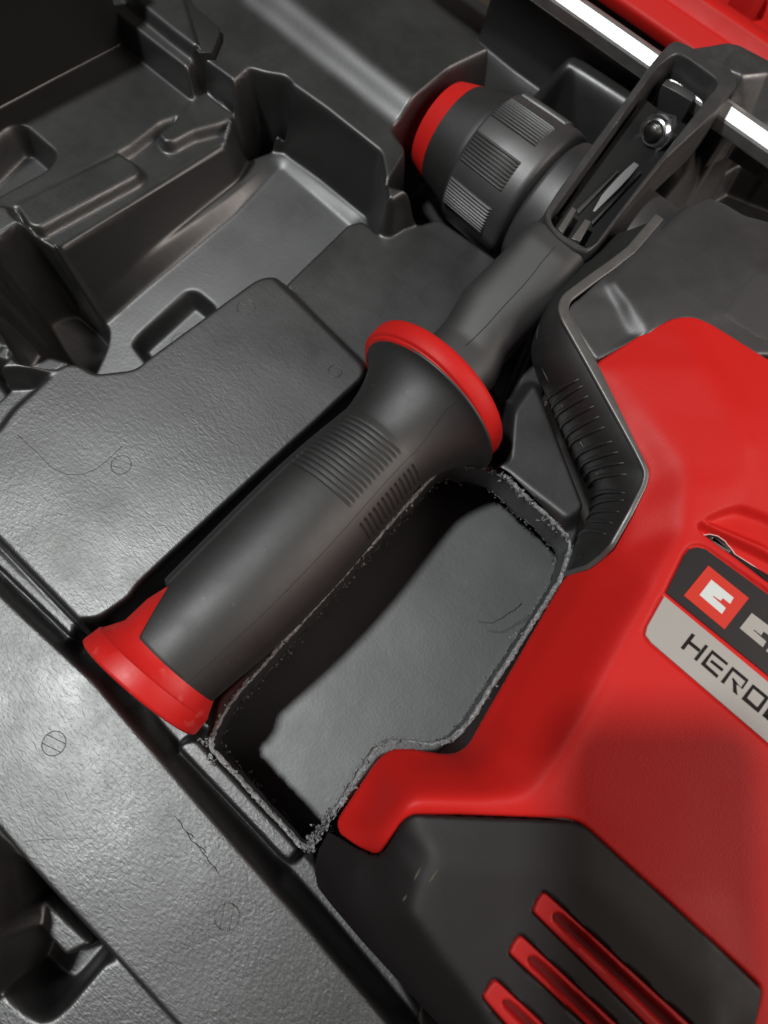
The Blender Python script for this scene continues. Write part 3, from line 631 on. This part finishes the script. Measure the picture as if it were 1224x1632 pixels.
for i in range(110):
    t = lipc[min(i + 1, 109)] - lipc[max(i - 1, 0)]; t /= np.linalg.norm(t); sv = np.cross(t, [0, 0, 1.0]); sv /= np.linalg.norm(sv); uv = np.cross(sv, t)
    w_ = 1.75 if i < 52 else 1.75 - .9 * min(1, (i - 52) / 20)
    a = np.arange(16) * 2 * math.pi / 16; ca, sa = np.cos(a), np.sin(a)
    lr.append(lipc[i] - sv * 0.0 + (np.sign(ca) * np.abs(ca) ** .5 * w_)[:, None] * sv + (np.sign(sa) * np.abs(sa) ** .5 * .8)[:, None] * uv)
loft('housing_lip', lr, M_LIP, drill, angle=60)
# --- ribbed rubber collar: the wall from that rim down into the case
MIDPX = [(520, -60), (400, 40), (330, 120), (290, 190), (262, 270), (246, 340), (240, 400), (250, 470), (300, 570), (360, 680), (400, 765), (450, 850), (490, 925), (528, 1010), (530, 1040), (520, 1070), (490, 1130), (440, 1210), (400, 1280), (362, 1374)]
BOTPX = [(430, -90), (330, 20), (270, 110), (240, 190), (225, 270), (222, 340), (228, 400), (240, 480), (280, 600), (325, 720), (365, 820), (405, 920), (440, 1000), (462, 1070), (466, 1100), (458, 1140), (440, 1190), (412, 1250), (385, 1310), (358, 1378)]
MZ = [14] * 13 + [13, 13, 12, 10, 8, 6, 3]
MID = W3(6, [(*p, z) for p, z in zip(MIDPX, MZ)]); BOT = W3(6, [(*p, -14) for p in BOTPX])
NU = 120; A_, B_, C_ = (resample_n(q, NU, False) for q in (LIP, MID, BOT))
def collar_pt(iu, v):
    """iu column, v 0 at the rim .. 1 at the foot"""
    q = (1 - v) ** 2 * A_[iu] + 2 * v * (1 - v) * (2 * B_[iu] - .5 * A_[iu] - .5 * C_[iu]) + v * v * C_[iu]
    return q
rows = [np.array([collar_pt(i, v) for i in range(NU)]) for v in np.linspace(0, 1, 24)]
loft('front_collar', rows, M_RUB, drill, closed=False, caps=False)
def nearest_col(p): return int(np.argmin(np.linalg.norm(A_ - p, axis=1)))
RIBS = [((430, 560), (318, 672)), ((455, 600), (345, 720)), ((480, 640), (352, 770)), ((510, 690), (372, 820)), ((535, 740), (392, 870)), ((560, 790), (410, 910)), ((585, 850), (425, 955)), ((605, 900), (440, 995)), ((625, 950), (462, 1035)), ((632, 1000), (480, 1060)), ((600, 1060), (470, 1110)), ((590, 1110), (450, 1160)), ((560, 1160), (440, 1205)), ((540, 1205), (420, 1250)), ((510, 1255), (405, 1290))]
for k, (a, b) in enumerate(RIBS):
    ia = 44 + k * 3.35; path = []
    ia = nearest_col(W3(6, [(a[0] + 45, a[1] - 25, 31)])[0])
    ib = int(np.argmin(np.linalg.norm(C_ - W3(6, [b], -14)[0], axis=1)))
    for v in np.linspace(.14, .86, 12):
        i0 = ia + (ib - ia) * (v - .14) * .9; i_ = int(i0); f = i0 - i_; i1 = min(NU - 1, i_ + 1)
        path.append((1 - f) * collar_pt(i_, v) + f * collar_pt(i1, v))
    w = np.sin(np.linspace(.12, math.pi - .12, 12)) ** .6
    tube('rib', np.array(path), .75 * w + .1, M_RUB, drill, n=6)
# fine parting line down the collar
q = resample_n(B_[36:100] + (B_[36:100] - .5 * A_[36:100] - .5 * C_[36:100]) * 0 + [-.1, 0, .25], 40, False)
for s in (2, 11, 18, 25, 31): tube('parting_line', q[s:s + 4], .09, M_LIP, drill, n=4)
# --- chuck (axis along X)
AY, AZ = 142.5, -9.0
def ring(x, r, n=144, f=None):
    a = np.arange(n) * 2 * math.pi / n; rr = r + (f(a) if f else 0)
    return np.c_[np.full(n, x), AY + rr * np.cos(a), AZ + rr * np.sin(a)]
def rev(name, prof_, m, parent=drill, caps=True, angle=35): return loft(name, [ring(x, r) for x, r in prof_], m, parent, caps=caps, angle=angle)
rev('chuck_nose', [(-100.5, 11), (-101.2, 16.5), (-100.6, 18.2), (-96.5, 19.6), (-92.4, 20.9)], M_RED)
rev('chuck_sleeve', [(-92.6, 18), (-92.4, 20.8), (-88.5, 21.9), (-79, 24.6), (-76.2, 25.3), (-75.8, 25.2)], M_RUB, angle=50)
rev('chuck_ring', [(-76.2, 22), (-76.2, 26.0), (-75.8, 26.8), (-74.8, 27.3), (-60, 28.0), (-49, 28.2), (-47.2, 27.9), (-46.0, 27.0), (-45.6, 25.5), (-44.6, 24.5)], M_BLK, angle=50)
def tooth_patch(cdeg):
    na = 91; a = np.radians(cdeg + np.linspace(-12.4, 12.4, na)); rings = []
    ph = (np.linspace(0, 1, na) * 9); rid = .85 * (0.5 - 0.5 * np.cos(2 * math.pi * ph)) ** .6
    for x, k in ((-75.2, 0), (-74.9, .6), (-74.2, 1), (-64, 1), (-54.2, 1), (-53.4, .6), (-53.1, 0)):
        rr = 27.25 + (x + 75) * .035 + (.12 + rid) * k - .5 * (k == 0)
        rings.append(np.c_[np.full(na, x), AY + rr * np.cos(a), AZ + rr * np.sin(a)])
    return loft('knurled_patch', rings, M_BLK, drill, closed=False, caps=False, angle=60)
for c in (50, 90, 129.5, 168.5): tooth_patch(c)
rev('drill_neck', [(-44.9, 20), (-44.6, 25.6), (-43.8, 26.6), (-42.5, 27.0), (-8, 27.0), (30, 27)], M_BLK, angle=50)

# ================================================================== SIDE HANDLE
hnd = thing('side_handle', 'black rubber side handle with red end cap and red flange, clamped round the drill neck', 'handle')
HX, HZ = -15.3, 3.0
Lpx = [(192, 992), (223, 960), (350, 832), (451, 731), (507, 684), (588, 623), (600, 612)]
Rpx = [(305, 1146), (349, 1104), (471, 1008), (500, 962), (573, 900), (620, 824), (680, 757), (703, 734)]
Lw = np.array([P(*p, HZ + 3) for p in Lpx]); Rw = np.array([P(*p, HZ + 3) for p in Rpx])
def side(y):
    o = np.argsort(Lw[:, 1]); xl = np.interp(y, Lw[o, 1], Lw[o, 0]); o = np.argsort(Rw[:, 1]); xr = np.interp(y, Rw[o, 1], Rw[o, 0]); return xl, xr
NA = 220; TH = np.arange(NA) * 2 * math.pi / NA
ys_ = np.linspace(-86, 36, 25); wid = np.array([(side(y)[1] - side(y)[0]) / 2 for y in ys_]); cen = np.array([sum(side(y)) / 2 for y in ys_])
kk = np.array([.25, .5, .25])
for _ in range(14): wid[1:-1] = np.convolve(wid, kk, 'valid'); cen[1:-1] = np.convolve(cen, kk, 'valid')
def grip_r(y):
    r = np.interp(y, ys_, wid) * .985
    flare = np.clip((y - 15) / 22.0, 0, 1)
    if y > 15: r = np.interp(15, ys_, wid) * .985 + 11.6 * (1 - math.sqrt(max(0, 1 - min(flare, .999) ** 2))) ** .75
    return r
print('grip r', [(round(y), round(grip_r(y), 1), round(float(np.interp(y, ys_, cen)), 1)) for y in range(-86, 38, 10)])
def y_start(th):     # the rubber ends in a notch on the cap's left shoulder
    d = math.degrees(th) % 360
    return -81.5 - 3.2 * float(np.clip((56 - d) / 12, 0, 1) if d < 180 else (d > 300)) + 16 * float(np.clip((d - 112) / 22, 0, 1))
YS = np.concatenate([np.linspace(0, .05, 6)[:-1], np.linspace(.05, .50, 36)[:-1], np.linspace(.50, .83, 170)[:-1], np.linspace(.83, 1, 40)])
rings = []
for t in YS:
    r_ = []
    for th in TH:
        y0 = y_start(th); y = y0 + (37.2 - y0) * t; r = grip_r(y); d = math.degrees(th) % 360
        cx_ = np.interp(y, ys_, cen)
        # flat thumb panel edge: a slim ridge along the left shoulder
        if -72 < y < -6: r += .55 * math.exp(-((d - 139) / 2.2) ** 2)
        if 60 < d < 146:                                                    # upper groove patch
            ph = (y + 12.5 + (d - 90) * .02) / 1.98
            if 0 <= ph <= 13: r -= .5 * max(0, math.cos(2 * math.pi * (ph - .5))) ** 2.2 * min(1, (d - 60) / 1.6, (146 - d) / 1.6)
        if 10 < d < 41:                                                      # right groove patch
            ph = (y + 13) / 2.15
            if 0 <= ph <= 13: r -= .6 * max(0, math.cos(2 * math.pi * (ph - .5))) ** 2.2 * min(1, (d - 10) / 2, (41 - d) / 2)
        if t == 0: r -= 1.4
        elif t < .008: r -= .7
        r_.append((cx_ + r * math.cos(th), y, HZ + r * .97 * math.sin(th)))
    rings.append(np.array(r_))
loft('grip', rings, M_RUB, hnd, angle=None)
def hring(y, rx, rz_=None, cx_=HX, cz=HZ, n=120):
    a = np.arange(n) * 2 * math.pi / n; rz_ = rx if rz_ is None else rz_
    return np.c_[cx_ + rx * np.cos(a), np.full(n, y), cz + rz_ * np.sin(a)]
def on_grip(y, d, lift=0.0):
    r = grip_r(y) + lift; return np.array([np.interp(y, ys_, cen) + r * math.cos(math.radians(d)), y, HZ + r * .97 * math.sin(math.radians(d))])
tube('grip_seam', np.array([on_grip(y, 50 + 14 * min(1, max(0, (y - 18) / 14))) for y in np.linspace(-82, 36, 90)]), .09, M_SEAM, hnd, n=5)
# red flange
fl_ = [(36.6, 20), (36.8, 27.0), (37.2, 27.6), (37.9, 27.8), (38.2, 28.6), (38.6, 29.0), (43.2, 29.4), (44.6, 29.0), (45.2, 28.0), (45.4, 16)]
FXC = float(P(679, 638, HZ)[0])
loft('flange', [hring(y, r, r, FXC) for y, r in fl_], M_RED, hnd, angle=50)
def slant(r): r = r.copy(); r[:, 1] += .075 * (r[:, 0] - CXC) * np.clip((-70 - r[:, 1]) / 12, 0, 1); return r
# red end cap: collar under the rubber, and the wider end flange
CXC = float(P(225, 1093, HZ)[0])
gc = lambda y: float(np.interp(y, ys_, cen))
loft('end_cap', [slant(hring(y, r, r * .97, c)) for y, r, c in [(-60, 16.0, gc(-60)), (-72, grip_r(-72) - .55, gc(-72)), (-80, grip_r(-80) - .3, gc(-80)), (-85.2, 20.5, CXC + .1), (-85.4, 20.7, CXC), (-85.7, 21.1, CXC), (-90.8, 21.7, CXC), (-91.5, 21.5, CXC), (-91.9, 20.9, CXC), (-92.0, 6, CXC)]], M_REDC, hnd, angle=45)
# neck, rising towards the clamp
NL = np.array([P(*p, z) for p, z in (((672, 556), 4), ((707, 520), 5), ((733, 479), 6), ((794, 423), 10), ((830, 386), 12), ((860, 350), 14), ((874, 328), 15), ((892, 300), 15))])
NR = np.array([P(*p, z) for p, z in (((788, 614), 4), ((803, 580), 5), ((830, 551), 6), ((870, 511), 9), ((922, 447), 13), ((945, 415), 15), ((965, 384), 15), ((990, 345), 15))])
rings = []
for y in np.r_[np.linspace(44, 105, 46), 106, 106.6, 107, 107.6, 109, 112, 118]:
    xl = np.interp(y, NL[:, 1], NL[:, 0]); xr = np.interp(y, NR[:, 1], NR[:, 0]); zc = np.interp(y, [44, 60, 80, 100, 106.6, 107.6, 120], [3.5, 5, 10, 14, 14.2, 9.6, 9.6]); hzv = np.interp(y, [44, 60, 80, 100, 106.6, 107.6, 120], [12, 11, 11, 11.8, 12, 9.6, 9.6])
    a = np.arange(96) * 2 * math.pi / 96; ca, sa = np.cos(a), np.sin(a); e_ = float(np.interp(y, [44, 75, 100], [.9, .78, .55]))
    rx = (xr - xl) / 2 * 1.0
    rr = np.sign(ca) * np.abs(ca) ** e_ * rx
    zz = np.sign(sa) * np.abs(sa) ** e_ * hzv
    zz -= 0.0
    rings.append(np.c_[(xl + xr) / 2 + rr, np.full(96, y), zc + zz])
loft('neck', rings, mat('neck_plastic', (0.026, 0.0245, 0.0245), 0.56, spec=.8, bump=[('fine', 1700, .25, .00006)]), hnd)
seam = [P(*p, z) for p, z in (((742, 552), 15.6), ((775, 520), 17.5), ((800, 492), 19.2), ((835, 455), 21.6), ((850, 437), 22.8), ((862, 420), 24), ((896, 383), 26))]
def on_neck(p):
    y = p[1]; xl = np.interp(y, NL[:, 1], NL[:, 0]); xr = np.interp(y, NR[:, 1], NR[:, 0]); zc = np.interp(y, [44, 60, 80, 100], [3.5, 5, 10, 14]); hzv = np.interp(y, [44, 60, 80, 100], [12, 11, 11, 11.8])
    e_ = float(np.interp(y, [44, 75, 100], [.9, .78, .55])); c = np.clip((p[0] - (xl + xr) / 2) / ((xr - xl) / 2), -1, 1); return zc + hzv * (1 - abs(c) ** (2 / e_)) ** (e_ / 2)
sm = resample_n(np.array(seam), 30, False); sm[:, 2] = [on_neck(p) + .0 for p in sm]
tube('neck_seam', sm, .16, M_SEAM, hnd, n=5)
# clamp bracket: a deep frame open at the top
BZ = 26.5
OB = [(28, 965), (94, 857), (560, 232), (600, 175), (650, 120), (690, 80), (725, 64), (790, 92), (1000, 205), (1040, 250), (1052, 290), (1030, 330), (930, 450), (669, 694), (440, 979), (325, 1130), (262, 1182), (190, 1162), (100, 1098), (40, 1030)]
IB = [(62, 1000), (72, 965), (600, 240), (640, 195), (700, 148), (735, 136), (790, 165), (925, 262), (945, 290), (938, 315), (900, 360), (560, 790), (330, 1090), (300, 1130), (262, 1155), (232, 1145), (130, 1085), (80, 1040)]
def slope_z(y): return float(np.interp(y, [92, 112, 200], [26.6, 27.3, 29]))
def br(pts, z): return resample_n(roundpoly(W2(12, pts, z), 1.2, 3), 130)
ob, ib = br(OB, 27.5), br(IB, 27.5)
def zof(p, d=0.0): return np.c_[p, [slope_z(q[1]) - d for q in p]]
ob2 = inset(ob, -.0)
loft('clamp_bracket', [np.c_[ob, np.full(len(ob), 6.0)], zof(ob, 1.0), zof(inset(ob, .15), .35), zof(inset(ob, .5), 0), zof(inset(ib, -.4), 0), zof(inset(ib, -.12), .3), zof(ib, .9), np.c_[inset(ib, -.05), np.full(len(ib), 6.0)]], M_GLOSS, hnd, caps=False, angle=38)
# inside of the bracket: floor, fins, steel strap, stop plate, nut and bolt
prism('bracket_floor', roundpoly(W2(12, [(85, 985), (600, 262), (690, 330), (855, 420), (330, 1075), (262, 1140), (135, 1075)], 27), .8), 6.5, 19.6, M_SEAM, hnd, bev=.3)  # raised and near-black to paint the shade inside the frame
def fin(pts, z0, z1, m=M_BLK, name='fin', bev=.25): return prism(name, W2(26, pts, z1), z0, z1, m, hnd, bev=bev)
fin([(180, 760), (318, 545), (362, 575), (232, 790), (222, 800)], 13, 25.2, M_LIP); fin([(310, 855), (445, 665), (505, 690), (395, 885)], 13, 25.0, M_LIP)
fin([(362, 575), (700, 250), (760, 190), (772, 200), (380, 610)], 13, 21); fin([(505, 690), (860, 340), (990, 190), (1000, 205), (520, 715)], 13, 21.3)
st_ = [np.array([P(*p, z) for p in px(26, pts)]) for pts, z in (([(525, 580), (600, 450), (720, 320), (840, 190), (930, 100)], 20.6), ([(545, 582), (640, 500), (760, 390), (870, 270), (975, 130)], 20.4))]
a_, b_ = resample_n(st_[0], 14, False), resample_n(st_[1], 14, False)
hump = 3.2 * np.sin(np.linspace(0, math.pi, 14)); a_[:, 2] += hump * .6 - .6; b_[:, 2] += hump * .6 - .6
loft('steel_strap', [a_ - [0, 0, 1.5], a_, b_, b_ - [0, 0, 1.5]], mat('strap_steel', (.4, .4, .41), .42, .6), hnd, closed=False, caps=False, angle=30)
prism('stop_plate', W2(25, [(445, 425), (490, 372), (590, 410), (740, 500), (765, 540), (722, 582), (590, 500)], 21), 8, 20.5, M_BLK, hnd, bev=.3)
# nut standing on the bracket's inner wall, its bolt pointing at the handle
def frame(ax):
    ax = np.asarray(ax, float); ax /= np.linalg.norm(ax); s = np.cross(ax, [0, 0, 1.0]); s /= np.linalg.norm(s); return ax, s, np.cross(s, ax)
nax, ns, nu = frame((-.12, -.88, .46))
NC = P(*px(25, [(350, 880)])[0], 24.5)
def disc(c, ax, s, u, r, n, rot=0): a = np.arange(n) * 2 * math.pi / n + rot; return c + r * (np.cos(a)[:, None] * s + np.sin(a)[:, None] * u)
n6 = 48
def hexr(r):
    a = np.arange(n6) * 2 * math.pi / n6 + .35; k = (a % (math.pi / 3)) - math.pi / 6; return r / np.cos(k)
def hring2(c, rr): a = np.arange(n6) * 2 * math.pi / n6; return c + (rr * np.cos(a))[:, None] * ns + (rr * np.sin(a))[:, None] * nu
nut_r = 6.0; B0 = NC - nax * 7.5
one = np.ones(n6)
nt_ = loft('nut', [hring2(B0, hexr(nut_r)), hring2(B0 + nax * 4.2, hexr(nut_r)), hring2(B0 + nax * 4.9, np.minimum(hexr(nut_r), 6.3)), hring2(B0 + nax * 5.0, one * 5.6), hring2(B0 + nax * 5.6, one * 5.4), hring2(B0 + nax * 6.6, one * 4.6), hring2(B0 + nax * 6.9, one * 3.9), hring2(B0 + nax * 6.4, one * 3.1)], M_STEEL, hnd, angle=28)
thr = []
for i in range(40):
    t = i / 39; thr.append(hring2(B0 + nax * (5 + t * 4.2), one * (2.75 + .28 * math.cos(t * 2 * math.pi * 4.5))))
thr.append(hring2(B0 + nax * 9.5, one * 2.1)); loft('bolt', thr, M_DSTEEL, hnd, angle=60)
# wing knob of the depth stop
k1 = [(775, 95), (900, 75), (1000, 68), (1060, 80), (1224, 150), (1500, 270), (1500, 360), (1224, 222), (1082, 236), (960, 192), (860, 150)]
k2 = [(1082, 236), (1224, 222), (1500, 360), (1500, 520), (1224, 345), (1090, 400), (1055, 320), (1045, 270)]
kt = W3(12, [(*p, 27) for p in k1]); kt[:, 2] = 27 - np.clip((kt[:, 1] - 185) * .12, -2, 6)
kout = W2(12, [(775, 95), (900, 75), (1000, 68), (1060, 80), (1224, 150), (1500, 270), (1500, 520), (1224, 345), (1090, 400), (1055, 320), (1045, 270), (960, 192), (860, 150)], 24)
ktin = TIN([(np.c_[kout, np.array([24, 24, 25, 25, 24, 22, 8, 8, 9, 12, 15, 23.5, 23.5])], True), (W3(12, [(880, 120, 25), (1000, 205, 25), (1082, 236, 25.5), (1224, 222, 25), (1500, 360, 24)]), False)], cell=.5, sig=.5)
patch('wing_knob', roundpoly(kout, 1.5, 3), ktin, M_GLOSS, hnd, cell=.5, skirt=-6, R_=1.0)

# ================================================================== DEPTH ROD
ra, rb = P(*px(17, [(555, 345)])[0], 19), P(*px(17, [(1100, 745)])[0], 19)
rod = None
RY, RZ = float((ra[1] + rb[1]) / 2), 15.5
print('rod y', ra, rb)
tilt = math.radians(32)
def hexp(x, r=5.5, ch=0):
    a = np.radians([60 * i + 30 + 90 + 0 for i in range(6)]) ; a = a - math.radians(30)
    # a face looks up and leans towards the handle
    out = []
    for q in np.radians(np.arange(6) * 60 + 60) + tilt:
        for d in (-.1, .1): out.append((x, RY + r * math.cos(q + d), RZ + r * math.sin(q + d)))
    return np.array(out)
rod = loft('depth_rod', [hexp(-190, 4.8), hexp(-189), hexp(60), hexp(61, 4.8)], M_ROD, None, angle=20)
rod['label'] = 'bright steel hexagonal depth rod running through the black clamp bracket'; rod['category'] = 'depth rod'
# scale number engraved on the rod
fn = np.array([0, math.cos(math.pi / 2 + tilt), math.sin(math.pi / 2 + tilt)]); ft = np.array([0, -fn[2], fn[1]])
c8 = P(*px(17, [(1133, 768)])[0], RZ + 4.2); xc = c8[0]
top0 = np.array([0, RY, RZ]) + fn * (5.5 * math.cos(math.radians(30)) + .06)
def rodpt(u, v): return top0 + np.array([xc + u, 0, 0]) + ft * v
def loop(cu, cv, ru, rv): a = np.linspace(0, 2 * math.pi, 25)[:-1]; return np.array([rodpt(cu + ru * math.cos(t), cv + rv * math.sin(t)) for t in a])
for cv, rv in ((.62, .55), (-.62, .66)): tube('digit_eight', loop(0, cv, .75, rv), .1, M_DSTEEL, rod, n=5, closed=True)

# ================================================================== RED CASE LID (top corner)
lid = thing('red_case_lid', 'red moulded plastic lid edge in the top corner behind the depth rod', 'case lid')
yl = [float(P(*p, z)[1]) for p, z in (((1000, 8), -12), ((1080, 8), -10), ((1088, 0), -11), ((1118, 20), -13), ((1150, 20), -8), ((1200, 20), -8))]
y_e = [float(P(*px(17, [q])[0], z)[1]) for q, z in (((420, 60), -14), ((700, 275), -14), ((830, 135), -10), ((860, 110), -12), ((960, 130), -13), ((1000, 170), -12), ((1100, 200), -9), ((1180, 60), -8))]
print('lid y', y_e)
yA = y_e[0]; yB = y_e[2]; yC = y_e[6]
profl = [(yA + 1.5, -21), (yA + .2, -16), (yA + .8, -14.2), (yA + 2, -13.6), (yB - 1.2, -11), (yB - .3, -10.6), (yB + .4, -10.9), (yB + 1.2, -13.2), (yC - 6, -14), (yC - 2.5, -12.5), (yC - .5, -8.6), (yC + .8, -7.8), (yC + 4, -8.6), (yC + 11, -11), (yC + 13, -16), (yC + 24, -17), (yC + 27, -11), (yC + 90, -10)]
xs = [-170, -120, -60, 0, 60, 130]
rings = [np.array([(x, y, z) for y, z in profl]) for x in xs]
V = np.vstack(rings); n_ = len(profl)
Fc = [(i * n_ + j, (i + 1) * n_ + j, (i + 1) * n_ + j + 1, i * n_ + j + 1) for i in range(len(xs) - 1) for j in range(n_ - 1)]
lp = mesh('lid_shell', V, Fc, M_RED, lid, angle=50)
hb = P(1190, 2, -12); a = np.arange(40) * 2 * math.pi / 40
loft('peg', [np.c_[hb[0] + r * np.cos(a), hb[1] + r * np.sin(a), np.full(40, z)] for r, z in ((7.5, -17), (7, -6), (6.2, -4), (5, -3.4))], M_REDV, lid, angle=40)

# ================================================================== the phone that took the picture (its shadow falls on the drill)
pc = CAM + bk * 3.0
ph = thing('smartphone', 'black smartphone above the open case, just outside the picture', 'phone')
def slab(name, x0, x1, y0, y1, d0, d1, m, r):
    p = roundpoly([(x0, y0), (x1, y0), (x1, y1), (x0, y1)], r, 6)
    loft(name, [pc + p[:, :1] * rt + p[:, 1:] * up + bk * d for d in (d0, d1)], m, ph, angle=30)
slab('phone_body', -30, 16, -135, 25, 1.5, 9, M_PHONE, 9)
slab('screen', -28, 14, -133, 23, 9.05, 9.3, M_BADGE, 8)
